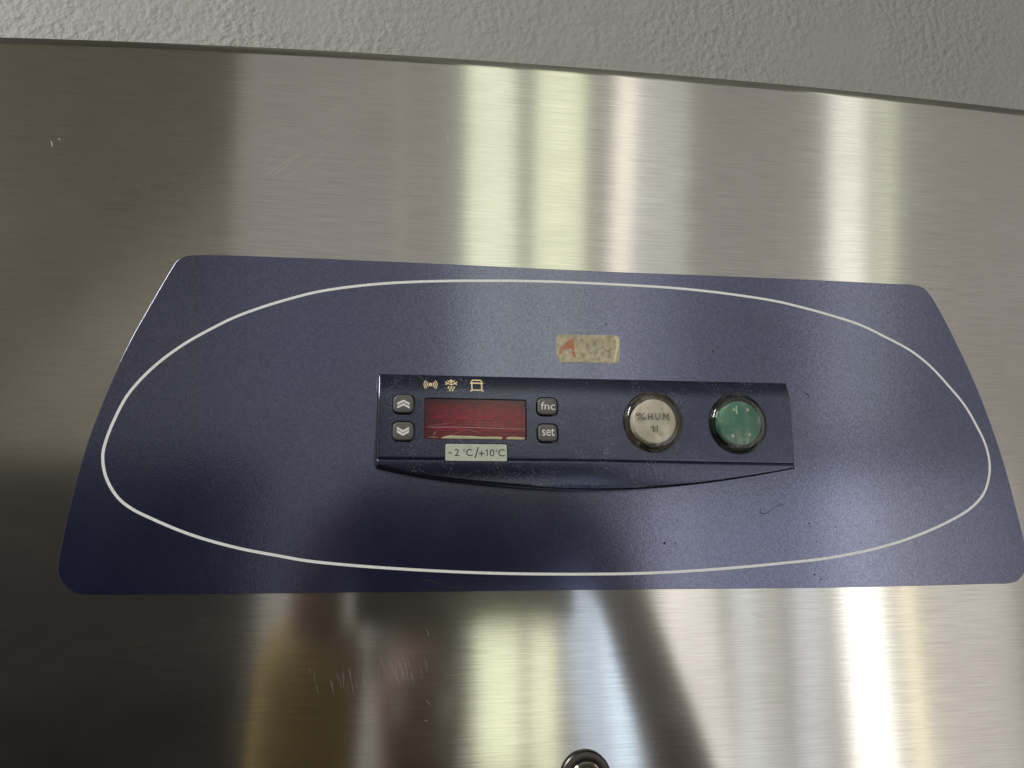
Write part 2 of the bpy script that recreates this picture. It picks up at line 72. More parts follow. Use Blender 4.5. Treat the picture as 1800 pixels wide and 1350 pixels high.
def link(name, bm, mat, parent=None, smooth=None, label=None, kind=None, recalc=True):
    if recalc:
        bmesh.ops.recalc_face_normals(bm, faces=bm.faces)
    me = bpy.data.meshes.new(name)
    bm.to_mesh(me)
    bm.free()
    o = bpy.data.objects.new(name, me)
    COL.objects.link(o)
    me.materials.append(mat)
    if smooth is not None:
        me.polygons.foreach_set('use_smooth', [True] * len(me.polygons))
        me.set_sharp_from_angle(angle=math.radians(smooth))
    # origin to the middle of the part
    if len(me.vertices):
        lo = [min(v.co[i] for v in me.vertices) for i in range(3)]
        hi = [max(v.co[i] for v in me.vertices) for i in range(3)]
        c = Vector([(a + b) / 2 for a, b in zip(lo, hi)])
        me.transform(Matrix.Translation(-c))
        o.location = c
    if parent is not None:
        pw = Vector((0, 0, 0))
        q = parent
        while q is not None:
            pw += q.location
            q = q.parent
        o.location -= pw
        o.parent = parent
    if label: o['label'] = label
    if kind: o['kind'] = kind
    return o

def tag(o, label, cat, group=None):
    o['label'] = label
    o['category'] = cat
    if group: o['group'] = group
    return o

def catmull(pts, n=8, closed=True):
    out = []
    N = len(pts)
    rng = range(N) if closed else range(N - 1)
    for i in rng:
        if closed:
            p = [Vector(pts[(i + k) % N]) for k in (-1, 0, 1, 2)]
        else:
            p = [Vector(pts[min(max(i + k, 0), N - 1)]) for k in (-1, 0, 1, 2)]
        t = [0.0]
        for k in range(3):
            t.append(t[-1] + max((p[k + 1] - p[k]).length, 1e-4) ** 0.5)
        for s in range(n):
            u = t[1] + (t[2] - t[1]) * s / n
            a1 = p[0] * ((t[1] - u) / (t[1] - t[0])) + p[1] * ((u - t[0]) / (t[1] - t[0]))
            a2 = p[1] * ((t[2] - u) / (t[2] - t[1])) + p[2] * ((u - t[1]) / (t[2] - t[1]))
            a3 = p[2] * ((t[3] - u) / (t[3] - t[2])) + p[3] * ((u - t[2]) / (t[3] - t[2]))
            b1 = a1 * ((t[2] - u) / (t[2] - t[0])) + a2 * ((u - t[0]) / (t[2] - t[0]))
            b2 = a2 * ((t[3] - u) / (t[3] - t[1])) + a3 * ((u - t[1]) / (t[3] - t[1]))
            out.append(b1 * ((t[2] - u) / (t[2] - t[1])) + b2 * ((u - t[1]) / (t[2] - t[1])))
    if not closed:
        out.append(Vector(pts[-1]))
    return out

def slab(bm, outline, yb, yf, bevel=0.0, steps=3):
    """closed plate with the outline (x, z) from depth yb to yf, the front rim rounded"""
    N = len(outline)
    pts = [Vector(p) for p in outline]
    area2 = sum(pts[i].x * pts[(i + 1) % N].y - pts[(i + 1) % N].x * pts[i].y for i in range(N))
    if area2 < 0:
        pts.reverse()
    nrm = []
    for i in range(N):
        d = pts[(i + 1) % N] - pts[i - 1]
        nrm.append(Vector((d.y, -d.x)).normalized() if d.length > 1e-9 else Vector((0, 0)))
    rings = []
    def ring(inset, y):
        rings.append([bm.verts.new(W(p.x - n.x * inset, p.y - n.y * inset, y)) for p, n in zip(pts, nrm)])
    ring(0, yb)
    if bevel > 0:
        for k in range(steps + 1):
            a = math.pi / 2 * k / steps
            ring(bevel * (1 - math.cos(a)), yf + bevel * (1 - math.sin(a)))
    else:
        ring(0, yf)
    for a, b in zip(rings, rings[1:]):
        for i in range(N):
            bm.faces.new((a[i], a[(i + 1) % N], b[(i + 1) % N], b[i]))
    bm.faces.new(rings[-1])
    bm.faces.new(rings[0][::-1])

def roundrect(cx, cz, hw, hh, r, n=6, power=2.0):
    out = []
    for sx, sz, a0 in ((1, 1, 0), (-1, 1, 90), (-1, -1, 180), (1, -1, 270)):
        for k in range(n + 1):
            a = math.radians(a0 + 90 * k / n)
            c, s = math.cos(a), math.sin(a)
            c = math.copysign(abs(c) ** (2 / power), c); s = math.copysign(abs(s) ** (2 / power), s)
            out.append((cx + sx * (hw - r) + r * c, cz + sz * (hh - r) + r * s))
    return out

def lathe(bm, cx, cz, prof, n=64):
    """profile of (radius, depth) about the axis through (cx, cz)"""
    rings = []
    for r, y in prof:
        if r < 1e-6:
            rings.append([bm.verts.new(W(cx, cz, y))])
        else:
            rings.append([bm.verts.new(W(cx + r * math.cos(2 * math.pi * k / n), cz + r * math.sin(2 * math.pi * k / n), y)) for k in range(n)])
    for a, b in zip(rings, rings[1:]):
        if len(a) == 1 and len(b) == 1: continue
        for k in range(n):
            k2 = (k + 1) % n
            if len(a) == 1: bm.faces.new((a[0], b[k], b[k2]))
            elif len(b) == 1: bm.faces.new((a[k], b[0], a[k2]))
            else: bm.faces.new((a[k], a[k2], b[k2], b[k]))

def strip(bm, pts, w, yb, yf, closed=False, taper=False):
    """a thin raised line of width w along pts (x, z)"""
    N = len(pts)
    L, R = [], []
    for i, p in enumerate(pts):
        p = Vector(p)
        a = Vector(pts[(i - 1) % N] if closed else pts[max(i - 1, 0)])
        b = Vector(pts[(i + 1) % N] if closed else pts[min(i + 1, N - 1)])
        d = (b - a)
        n = Vector((-d.y, d.x)).normalized()
        ww = w * (math.sin(math.pi * (i + .35) / (N - .3)) if taper else 1) / 2
        L.append(p + n * ww); R.append(p - n * ww)
    q = [[bm.verts.new(W(v.x, v.y, y)) for v in side] for y in (yf, yb) for side in (L, R)]
    lf, rf, lb, rb = q
    for i in range(N if closed else N - 1):
        j = (i + 1) % N
        bm.faces.new((lf[i], rf[i], rf[j], lf[j]))
        bm.faces.new((lb[i], lf[i], lf[j], lb[j]))
        bm.faces.new((rf[i], rb[i], rb[j], rf[j]))
    if not closed:
        for i in (0, N - 1):
            bm.faces.new((lf[i], lb[i], rb[i], rf[i]))

def glyphs(bm, items, yb, yf):
    """characters set as real raised print: each string is fitted into its box (x0, x1, z0, z1)"""
    for ch, (x0, x1, z0, z1) in items:
        if ch == '1':                          # a plain stem with a short flag
            w = (z1 - z0) * .125
            strip(bm, [(x1 - w / 2, z0), (x1 - w / 2, z1)], w, yb, yf)
            strip(bm, [(x1 - w * .7, z1 - w * .9), (x0, z1 - (z1 - z0) * .3)], w * .9, yb, yf - .004)
            continue
        cu = bpy.data.curves.new('print', 'FONT')
        cu.body = ch
        cu.resolution_u = 4
        to = bpy.data.objects.new('print', cu)
        me = to.to_mesh()
        xs = [v.co.x for v in me.vertices]; ys = [v.co.y for v in me.vertices]
        ax, bx, ay, by = min(xs), max(xs), min(ys), max(ys)
        def f(v, y):
            return W(x0 + (v.x - ax) / max(bx - ax, 1e-6) * (x1 - x0), z0 + (v.y - ay) / max(by - ay, 1e-6) * (z1 - z0), y)
        fr = [bm.verts.new(f(v.co, yf)) for v in me.vertices]
        bk = [bm.verts.new(f(v.co, yb)) for v in me.vertices]
        cnt = {}
        for p in me.polygons:
            ids = list(p.vertices)
            try: bm.faces.new([fr[i] for i in ids])
            except ValueError: continue
            for a, b in zip(ids, ids[1:] + ids[:1]):
                cnt[(a, b)] = cnt.get((a, b), 0) + 1
        for (a, b) in cnt:
            if (b, a) not in cnt:
                bm.faces.new((fr[a], fr[b], bk[b], bk[a]))
        to.to_mesh_clear()
        bpy.data.objects.remove(to)
        bpy.data.curves.remove(cu)

# ------------------------------------------------------------------ materials
def mat(name):
    m = bpy.data.materials.new(name)
    m.use_nodes = True
    nt = m.node_tree
    b = nt.nodes['Principled BSDF']
    return m, nt, b

def N(nt, kind, **kw):
    n = nt.nodes.new(kind)
    for k, v in kw.items():
        if k.startswith('i_'):
            key = k[2:]
            n.inputs[int(key) if key.isdigit() else key.replace('_', ' ')].default_value = v
        else:
            setattr(n, k, v)
    return n

def noise(nt, scale, detail=2.0, rough=0.5, vec=(1, 1, 1), rot=(0, 0, 0), loc=(0, 0, 0)):
    """noise in object metres; scale in cycles per metre, vec stretches the axes"""
    tc = N(nt, 'ShaderNodeTexCoord')
    geo = N(nt, 'ShaderNodeNewGeometry')
    mp = N(nt, 'ShaderNodeMapping')
    mp.inputs['Scale'].default_value = vec
    mp.inputs['Rotation'].default_value = rot
    mp.inputs['Location'].default_value = loc
    nt.links.new(geo.outputs['Position'], mp.inputs['Vector'])
    n = N(nt, 'ShaderNodeTexNoise')
    n.inputs['Scale'].default_value = scale
    n.inputs['Detail'].default_value = detail
    n.inputs['Roughness'].default_value = rough
    nt.links.new(mp.outputs['Vector'], n.inputs['Vector'])
    return n.outputs['Fac']

def ramp(nt, fac, a, b, ca=(0, 0, 0, 1), cb=(1, 1, 1, 1)):
    r = N(nt, 'ShaderNodeValToRGB')
    r.color_ramp.elements[0].position = a
    r.color_ramp.elements[1].position = b
    r.color_ramp.elements[0].color = ca
    r.color_ramp.elements[1].color = cb
    nt.links.new(fac, r.inputs['Fac'])
    return r.outputs['Color']

def math_(nt, op, a, b):
    n = N(nt, 'ShaderNodeMath', operation=op)
    for i, v in enumerate((a, b)):
        if isinstance(v, (int, float)): n.inputs[i].default_value = v
        else: nt.links.new(v, n.inputs[i])
    return n.outputs[0]

def mixc(nt, fac, a, b):
    n = N(nt, 'ShaderNodeMix', data_type='RGBA')
    if isinstance(fac, (int, float)): n.inputs[0].default_value = fac
    else: nt.links.new(fac, n.inputs[0])
    for i, v in ((6, a), (7, b)):
        if isinstance(v, tuple): n.inputs[i].default_value = v
        else: nt.links.new(v, n.inputs[i])
    return n.outputs[2]

def bump(nt, h, dist, strength=1.0, normal=None):
    b = N(nt, 'ShaderNodeBump')
    b.inputs['Strength'].default_value = strength
    b.inputs['Distance'].default_value = dist
    nt.links.new(h, b.inputs['Height'])
    if normal is not None: nt.links.new(normal, b.inputs['Normal'])
    return b.outputs['Normal']

def plain(name, colour, rough=0.5, metal=0.0, ior=1.5, coat=0.0, grain=0.0, grain_scale=900):
    m, nt, b = mat(name)
    b.inputs['Base Color'].default_value = (*colour, 1)
    b.inputs['Roughness'].default_value = rough
    b.inputs['Metallic'].default_value = metal
    b.inputs['IOR'].default_value = ior
    b.inputs['Coat Weight'].default_value = coat
    f = noise(nt, grain_scale, 3)
    c = mixc(nt, f, tuple(x * 0.8 for x in colour) + (1,), tuple(min(1, x * 1.2) for x in colour) + (1,))
    nt.links.new(c, b.inputs['Base Color'])
    if grain:
        nt.links.new(bump(nt, f, grain), b.inputs['Normal'])
    return m

def brushed_steel():
    m, nt, b = mat('brushed_stainless_steel')
    out = nt.nodes['Material Output']
    nt.nodes.remove(b)
    line = noise(nt, 1, 3, .6, vec=(45, 45, 1900))
    fine = noise(nt, 1, 2, .6, vec=(160, 160, 3200), loc=(3, 1, 7))
    blotch = noise(nt, 14, 3, .55, vec=(.7, 1, 1))
    h = math_(nt, 'ADD', math_(nt, 'MULTIPLY', line, .7), math_(nt, 'MULTIPLY', fine, .5))
    nrm = bump(nt, h, 0.0000028)
    col = mixc(nt, ramp(nt, line, .34, .66), (.545, .535, .51, 1), (.69, .68, .65, 1))
    col = mixc(nt, ramp(nt, blotch, .35, .7), col, mixc(nt, .5, col, (.55, .53, .49, 1)))
    tan = N(nt, 'ShaderNodeCombineXYZ', i_X=1.0, i_Y=0.0, i_Z=0.0).outputs[0]
    sh = []
    for r, a in ((.108, .30), (.30, .62)):
        g = N(nt, 'ShaderNodeBsdfAnisotropic', distribution='GGX')
        g.inputs['Roughness'].default_value = r
        g.inputs['Anisotropy'].default_value = a
        nt.links.new(col, g.inputs['Color'])
        nt.links.new(nrm, g.inputs['Normal'])
        nt.links.new(tan, g.inputs['Tangent'])
        sh.append(g)
    mx = N(nt, 'ShaderNodeMixShader')
    mx.inputs[0].default_value = .2
    wipe = noise(nt, 9, 4, .65, vec=(1, 1, 2.2), rot=(0, .5, 0), loc=(8, 1, 3))
    nt.links.new(ramp(nt, wipe, .35, .68, (.08, .08, .08, 1), (.27, .27, .27, 1)), mx.inputs[0])
    nt.links.new(sh[0].outputs[0], mx.inputs[1])
    nt.links.new(sh[1].outputs[0], mx.inputs[2])
    nt.links.new(mx.outputs[0], out.inputs['Surface'])
    return m

def navy(name, base, rough, ior, specks, dust, grain):
    m, nt, b = mat(name)
    g1 = noise(nt, 850, 2, .6)
    g2 = noise(nt, 1700, 1, .5, loc=(.3, .1, .2))
    smear = noise(nt, 16, 4, .6, loc=(1, 2, 3))
    fine_s = noise(nt, 90, 3, .6, loc=(5, 2, 3))
    c = mixc(nt, ramp(nt, smear, .35, .7), tuple(x * .88 for x in base) + (1,), tuple(x * 1.15 for x in base) + (1,))
    # dark specks and pale dust
    sp = ramp(nt, noise(nt, 330, 1, .4, loc=(7, 7, 7)), .76, .80)
    c = mixc(nt, math_(nt, 'MULTIPLY', sp, specks), c, (.004, .004, .006, 1))
    du = ramp(nt, math_(nt, 'ADD', math_(nt, 'MULTIPLY', noise(nt, 1300, 2, .5, loc=(2, 9, 4)), .75), math_(nt, 'MULTIPLY', fine_s, .45)), .68, .80)
    c = mixc(nt, math_(nt, 'MULTIPLY', du, dust), c, (.30, .30, .34, 1))
    nt.links.new(c, b.inputs['Base Color'])
    b.inputs['IOR'].default_value = ior
    b.inputs['Specular Tint'].default_value = (.66, .71, 1, 1)
    rr = mixc(nt, ramp(nt, smear, .3, .75), (rough * .88,) * 3 + (1,), (rough * 1.15,) * 3 + (1,))
    nt.links.new(rr, b.inputs['Roughness'])
    h = math_(nt, 'ADD', math_(nt, 'MULTIPLY', g1, .7), math_(nt, 'MULTIPLY', g2, .4))
    fl = ramp(nt, math_(nt, 'ADD', math_(nt, 'MULTIPLY', g2, .6), math_(nt, 'MULTIPLY', g1, .4)), .36, .66, (.40, .40, .40, 1), (.63, .63, .63, 1))
    nt.links.new(fl, b.inputs['Specular IOR Level'])
    nt.links.new(bump(nt, h, grain), b.inputs['Normal'])
    return m

STEEL = brushed_steel()
LABEL = navy('navy_label_film', (.0065, .008, .031), .165, 2.9, .8, .03, .000020)
HOUSE = navy('navy_moulded_plastic', (.005, .0065, .018), .22, 2.05, .7, .24, .000050)
WHITE = plain('white_print', (.84, .86, .83), .5)
KEYM = plain('grey_key_rubber', (.115, .112, .105), .42, grain=.000012, grain_scale=1400)
KEYPRINT = plain('white_key_print', (.78, .78, .76), .5)
ICON = plain('cream_icon_print', (.80, .66, .38), .5)
PLATEM = plain('pale_metallic_film', (.52, .56, .47), .35, grain=.00001, grain_scale=700)
INK = plain('dark_print', (.018, .022, .030), .5)
BLACK = plain('black_rubber', (.008, .008, .009), .45)
CHROME = plain('polished_chrome', (.75, .74, .72), .12, metal=1.0)
DARKMETAL = plain('dark_nickel', (.10, .09, .085), .28, metal=1.0)
SCUFF = plain('scuffed_metal', (.58, .57, .55), .46, metal=.86)

def red_pane():
    m, nt, b = mat('red_tinted_plastic')
    out = nt.nodes['Material Output']
    nt.nodes.remove(b)
    st = noise(nt, 1, 3, .6, vec=(60, 60, 1400))
    tr = N(nt, 'ShaderNodeBsdfTransparent')
    c = mixc(nt, ramp(nt, st, .3, .7), (.60, .065, .29, 1), (.84, .13, .45, 1))
    nt.links.new(c, tr.inputs['Color'])
    gl = N(nt, 'ShaderNodeBsdfAnisotropic')
    gl.inputs['Roughness'].default_value = .16
    gl.inputs['Color'].default_value = (1, .95, .95, 1)
    nrm = bump(nt, st, .00002)
    nt.links.new(nrm, gl.inputs['Normal'])
    mx = N(nt, 'ShaderNodeMixShader')
    mx.inputs[0].default_value = .055
    nt.links.new(tr.outputs[0], mx.inputs[1])
    nt.links.new(gl.outputs[0], mx.inputs[2])
    nt.links.new(mx.outputs[0], out.inputs['Surface'])
    return m
REDPANE = red_pane()
BOARD = plain('display_board', (.50, .42, .44), .6, grain_scale=160)
SEGM = plain('display_segment', (.71, .59, .62), .5)
GLINT = plain('pale_painted_glint', (.74, .76, .52), .3, grain_scale=250)
GLINTLINE = plain('painted_glint_line', (.50, .36, .36), .4)

def clear(name, tint, rough=.04):
    m, nt, b = mat(name)
    b.inputs['Base Color'].default_value = (*tint, 1)
    b.inputs['Transmission Weight'].default_value = 1
    b.inputs['IOR'].default_value = 1.22
    b.inputs['Coat Weight'].default_value = .7
    f = noise(nt, 500, 3)
    r = mixc(nt, f, (rough,) * 3 + (1,), (rough * 2.5,) * 3 + (1,))
    nt.links.new(r, b.inputs['Roughness'])
    return m
LENS_SMOKE = clear('clear_smoky_plastic', (.93, .90, .84))
LENS_GREEN = clear('clear_greenish_plastic', (.86, .90, .82), .06)
CREAM = plain('cream_reflector', (.86, .84, .76), .5, grain_scale=120)
def green_reflector():
    m, nt, b = mat('green_reflector')
    f = noise(nt, 260, 4, .6)
    d = ramp(nt, noise(nt, 170, 3, .6, loc=(4, 4, 1)), .5, .68)
    c = mixc(nt, f, (.02, .18, .14, 1), (.085, .36, .285, 1))
    c = mixc(nt, math_(nt, 'MULTIPLY', d, .7), c, (.40, .42, .32, 1))
    nt.links.new(c, b.inputs['Base Color'])
    return m
GREEN = green_reflector()
BOWL_PALE = plain('brown_lamp_bowl', (.13, .115, .09), .4)
BOWL = plain('dark_lamp_bowl', (.022, .020, .016), .4)

def tape_mat():
    m, nt, b = mat('aged_masking_tape')
    a = noise(nt, 420, 4, .65)
    l = noise(nt, 90, 3, .6, loc=(3, 3, 3))
    c = mixc(nt, ramp(nt, a, .32, .68), (.26, .235, .155, 1), (.60, .55, .39, 1))
    c = mixc(nt, ramp(nt, l, .4, .7), c, mixc(nt, .5, c, (.50, .42, .25, 1)))
    nt.links.new(c, b.inputs['Base Color'])
    b.inputs['Roughness'].default_value = .8
    nt.links.new(bump(nt, a, .00012), b.inputs['Normal'])
    return m
TAPE = tape_mat()
def red_ink():
    m, nt, b = mat('faded_red_ink')
    c = mixc(nt, ramp(nt, noise(nt, 700, 3, .6), .28, .52), (.48, .36, .24, 1), (.46, .17, .10, 1))
    nt.links.new(c, b.inputs['Base Color'])
    b.inputs['Roughness'].default_value = .8
    return m
REDINK = red_ink()
TAPEFOLD = plain('pale_tape_fibre', (.66, .60, .42), .8, grain_scale=1200)

def plaster():
    m, nt, b = mat('rough_painted_plaster')
    h1 = noise(nt, 165, 3, .5)
    h2 = noise(nt, 62, 2, .5, loc=(4, 1, 2))
    h = math_(nt, 'ADD', h1, math_(nt, 'MULTIPLY', h2, .6))
    h = math_(nt, 'MULTIPLY', h, ramp(nt, noise(nt, 7, 2, .5, loc=(2, 2, 5)), .36, .62, (.35, .35, .35, 1)))
    nt.links.new(bump(nt, h, .0031, .8), b.inputs['Normal'])
    c = mixc(nt, noise(nt, 5, 3), (.285, .28, .265, 1), (.325, .32, .305, 1))
    nt.links.new(c, b.inputs['Base Color'])
    b.inputs['Roughness'].default_value = .6
    return m
PLASTER = plaster()
BLOCKER_WALL = plain('dull_brown_blocker', (.66, .61, .53), .8, grain_scale=8)
BLOCKER_BOARD = plain('dark_blocker_board', (.014, .012, .010), .7, grain_scale=20)

# ------------------------------------------------------------------ the setting
def grid_sheet(name, corners, m, kind='structure', th=0.05):
    bm = bmesh.new()
    a, b, c, d = [Vector(v) for v in corners]
    n = (b - a).cross(d - a).normalized() * th
    f = [bm.verts.new(v) for v in (a, b, c, d)]
    k = [bm.verts.new(v + n) for v in (a, b, c, d)]
    bm.faces.new(f); bm.faces.new(k[::-1])
    for i in range(4):
        j = (i + 1) % 4
        bm.faces.new((f[i], k[i], k[j], f[j]))
    return link(name, bm, m, kind=kind)

wall = grid_sheet('wall', [(-2.5, .34, 0), (2.5, .34, 0), (2.5, .34, 4.6), (-2.5, .34, 4.6)], PLASTER)
wall['label'] = 'grey rough plaster wall behind the top of the steel refrigerator'

# ------------------------------------------------------------------ the refrigerator
fridge = bpy.data.objects.new('refrigerator', None)
COL.objects.link(fridge)
fridge.location = (0, 0, 0)
tag(fridge, 'brushed stainless steel refrigerator front with a dark blue control label and display', 'refrigerator')

edge = catmull(DATA['EDGE'], 4, closed=False)
bm = bmesh.new()
x0, x1 = edge[0].x, edge[-1].x
NX = len(edge)
rows = []
BZ = -1200
R_ = .12
def prow(dz, y):
    rows.append([bm.verts.new(W(p.x, p.y - dz, y)) for p in edge])
rows.append([bm.verts.new(W(p.x, BZ, 0)) for p in edge])
for q in (60, 200, 330):
    prow(360 - q, 0)
prow(12, 0); prow(4, 0)
for k in range(1, 5):
    a = math.pi / 2 * k / 4
    prow(R_ * (1 - math.sin(a)) , R_ * (1 - math.cos(a)))
prow(0, 6)
for a, b in zip(rows, rows[1:]):
    for i in range(NX - 1):
        bm.faces.new((a[i], a[i + 1], b[i + 1], b[i]))
steel = link('front_panel', bm, STEEL, fridge, smooth=40, recalc=False)
# carcass behind the front; its dark lip stands in for the edge's shadow
bm = bmesh.new()
front = [(p.x, p.y + .28) for p in edge] + [(x1, BZ), (x0, BZ)]
slab(bm, [(p[0], p[1]) for p in front], 310, 2.2)
link('carcass', bm, plain('dark_edge_shadow', (.04, .036, .03), .6), fridge)
# scratches of the polish
bm = bmesh.new()
for w, pts in DATA['SCRATCH']:
    strip(bm, pts, w, .0, -.012, taper=True)
link('scratch_marks', bm, SCUFF, fridge, kind='stuff')

# control label
bm = bmesh.new()
lab_pts = catmull(DATA['LABEL'], 5)
slab(bm, lab_pts, 0, -.45, bevel=.12, steps=2)
label_o = link('control_label', bm, LABEL, fridge)
bm = bmesh.new()
strip(bm, catmull(DATA['RING'], 6), 1.18, -.44, -.475, closed=True)
link('oval_line', bm, WHITE, label_o)

bm = bmesh.new()
for (x, z, r) in DATA['SPECKS']:
    random.seed(int(x * 7 + z * 13))
    ol = []
    for k in range(9):
        rr = r * random.uniform(.65, 1.2)
        ol.append((x + rr * math.cos(2 * math.pi * k / 9), z + rr * math.sin(2 * math.pi * k / 9)))
    slab(bm, ol, -.44, -.462)
for w, pts in DATA['HAIRS']:
    strip(bm, catmull(pts, 5, closed=False), w, -.44, -.465, taper=True)
link('dirt_specks', bm, plain('dried_dirt', (.012, .011, .011), .7), label_o, kind='stuff')

# ---- raised controller housing
HT = catmull(DATA['H_TOP'], 6, closed=False)
HB = catmull(DATA['H_BOT'], 6, closed=False)
def interp(curve, x):
    for a, b in zip(curve, curve[1:]):
        if a.x <= x <= b.x or b is curve[-1] or (x < curve[0].x and a is curve[0]):
            t = (x - a.x) / (b.x - a.x)
            return a.y + (b.y - a.y) * t
GV = [Vector(p) for p in DATA['GROOVE']]
def left_x(t): return HB[0].x + (HT[0].x - HB[0].x) * t
def right_x(t): return HB[-1].x + (HT[-1].x - HB[-1].x) * t
RB = 1.25                                     # rounding of the rim
ins = [0, .06, .16, .32, .55, .8, 1.0]
def depth(zrel_top, x, z, groove_z, bot_z):
    """height of the housing face above the label"""
    h = 9.0
    d = zrel_top                               # mm below the top rim
    if d < 13:
        u = (13 - d) / 13
        h -= 3.2 * u * u * (1.5 - .5 * u)
    g = z - groove_z                           # mm above the groove line
    if g > 0:
        h -= .42 * math.exp(-(g / .42) ** 2)
    else:
        q = min(1, -g / 11.0)
        h += .25 * min(1, -g / .7) - 1.3 * q * q
        h -= .42 * math.exp(-(g / .30) ** 2)
    return h
bm = bmesh.new()
UN = 64
us = []
Wd = HT[-1].x - HT[0].x
e = [k * RB / Wd for k in ins]
us = e + [e[-1] + (1 - 2 * e[-1]) * k / UN for k in range(1, UN)] + [1 - v for v in reversed(e)]
grid = []
TOTAL_ROWS = None
for u in us:
    xt = HT[0].x + u * Wd
    xb = HB[0].x + u * (HB[-1].x - HB[0].x)
    zt, zb = interp(HT, xt), interp(HB, xb)
    zg = interp(GV, xt)
    zg = max(zg, zb + 2.2)
    vals = []
    zs = [zt - RB * k for k in ins]
    zs += [zt - RB - (zt - RB - zg - 1.4) * k / 22 for k in range(1, 22)]
    zs += [zg + v for v in (1.4, 1.0, .7, .45, .25, .1, 0, -.1, -.25, -.45, -.7, -1.0)]
    lo = zg - 1.0
    end = zb + RB * .8
    zs += [lo - (lo - end) * k / 12 for k in range(1, 12)]
    zs += [zb + RB * .8 * k for k in reversed(ins)]
    TOTAL_ROWS = len(zs)
    colv = []
    for z in zs:
        t = (z - zb) / (zt - zb)
        x = xb + (xt - xb) * t
        h = depth(zt - z, x, z, zg, zb)
        dl = u * Wd; dr = (1 - u) * Wd
        # the groove fades out short of the two ends
        def rim(d, r=RB):
            d = max(0, min(d, r))
            return r - math.sqrt(max(0, r * r - (r - d) ** 2))
        drop = max(rim(dl), rim(dr, RB * .5), rim(zt - z), rim(z - zb, RB * .8))
        colv.append(bm.verts.new(W(x, z, -(h - drop))))
    grid.append(colv)
for a, b in zip(grid, grid[1:]):
    for i in range(TOTAL_ROWS - 1):
        bm.faces.new((a[i], a[i + 1], b[i + 1], b[i]))
loop = [c[0] for c in grid] + grid[-1][1:] + [c[-1] for c in reversed(grid[:-1])] + list(reversed(grid[0][1:-1]))
back = [bm.verts.new(Vector((v.co.x, -.0004, v.co.z))) for v in loop]
n = len(loop)
for i in range(n):
    j = (i + 1) % n
    bm.faces.new((loop[i], loop[j], back[j], back[i]))
bm.faces.new(back[::-1])
housing = link('controller_housing', bm, HOUSE, fridge)

# pockets for keys, display, plate and lamps are cut out of the housing
def cut(target, outlines):
    bmc = bmesh.new()
    for o_, d in outlines:
        slab(bmc, o_, -d, -40)
    c = link('pocket', bmc, BLACK)
    md = target.modifiers.new('pockets', 'BOOLEAN')
    md.operation = 'DIFFERENCE'
    md.solver = 'EXACT'
    md.object = c
    dg = bpy.context.evaluated_depsgraph_get()
    me = bpy.data.meshes.new_from_object(target.evaluated_get(dg))
    old = target.data
    target.modifiers.clear()
    target.data = me
    me.name = 'controller_housing'
    bpy.data.objects.remove(c)
    bpy.data.meshes.remove(old)
pk = []
for cx, cz, hw, hh in DATA['KEYHOLES']:
    pk.append((roundrect(cx, cz, hw, hh, min(hw, hh) * .62, 6), 6.0))
cx, cz, hw, hh = DATA['DISPLAY']
pk.append((roundrect(cx, cz, hw, hh, .8, 4), 5.2))
cx, cz, hw, hh = DATA['PLATE']
pk.append((roundrect(cx, cz, hw + .35, hh + .35, .9, 4), 8.3))
for cx, cz, r in DATA['LAMPS']:
    pk.append(([(cx + r * math.cos(2 * math.pi * k / 64), cz + r * math.sin(2 * math.pi * k / 64)) for k in range(64)], 3.0))
cut(housing, pk)
me = housing.data
me.materials.clear(); me.materials.append(HOUSE)
me.polygons.foreach_set('material_index', [0] * len(me.polygons))
me.polygons.foreach_set('use_smooth', [True] * len(me.polygons))
me.set_sharp_from_angle(angle=math.radians(38))

# thin gasket showing past the left side of the housing
bm = bmesh.new()
g_out = [(HT[0].x - .55, HT[0].y - 1), (HT[0].x - .75, HT[0].y - 8), (HB[0].x - .9, HB[0].y + 26), (HB[0].x - 1.5, HB[0].y + 9), (HB[0].x - 1.6, HB[0].y + 3), (HB[0].x - .6, HB[0].y + .2), (HB[0].x + 6, HB[0].y + .6), (HT[0].x + 6, HT[0].y - 1)]
slab(bm, g_out, -.3, -2.4, bevel=.5)
link('gasket', bm, plain('grey_gasket', (.055, .06, .065), .35), housing, smooth=50)

# keys
marks = [('chev', 0, 'up'), ('chev', 1, 'down'), ('txt', 'TXT_FNC', 'fnc'), ('txt', 'TXT_SET', 'set')]
klab = ['grey key with a white double chevron pointing up', 'grey key with a white double chevron pointing down', 'grey key printed fnc', 'grey key printed set']
for (cx, cz, hw, hh), mk, lb in zip(DATA['KEYS'], marks, klab):
    bm = bmesh.new()
    slab(bm, roundrect(cx, cz, hw, hh, min(hw, hh) * .60, 7), -6.0, -9.9, bevel=.75, steps=4)
    key = link('key', bm, KEYM, fridge, smooth=50, label=lb)
    bm = bmesh.new()
    if mk[0] == 'chev':
        up = mk[2] == 'up'
        for (a, b, z0, z1) in DATA['CHEV'][mk[1]]:
            t = .52
            mx = (a + b) / 2
            hgt = z1 - z0
            th = hgt * .42
            if up: poly = [(a, z0), (mx, z1 - th), (b, z0), (b, z0 + th), (mx, z1), (a, z0 + th)]
            else: poly = [(a, z1 - th), (mx, z0), (b, z1 - th), (b, z1), (mx, z0 + th), (a, z1)]
            vf = [bm.verts.new(W(x, z, -9.94)) for x, z in poly]
            vb = [bm.verts.new(W(x, z, -9.85)) for x, z in poly]
            for q in ((0, 1, 4, 5), (1, 2, 3, 4)):
                bm.faces.new([vf[i] for i in q])
            for i in range(6):
                bm.faces.new((vf[i], vf[(i + 1) % 6], vb[(i + 1) % 6], vb[i]))
        link('chevron', bm, KEYPRINT, key)
    else:
        glyphs(bm, DATA[mk[1]], -9.85, -9.94)
        link('lettering', bm, KEYPRINT, key)

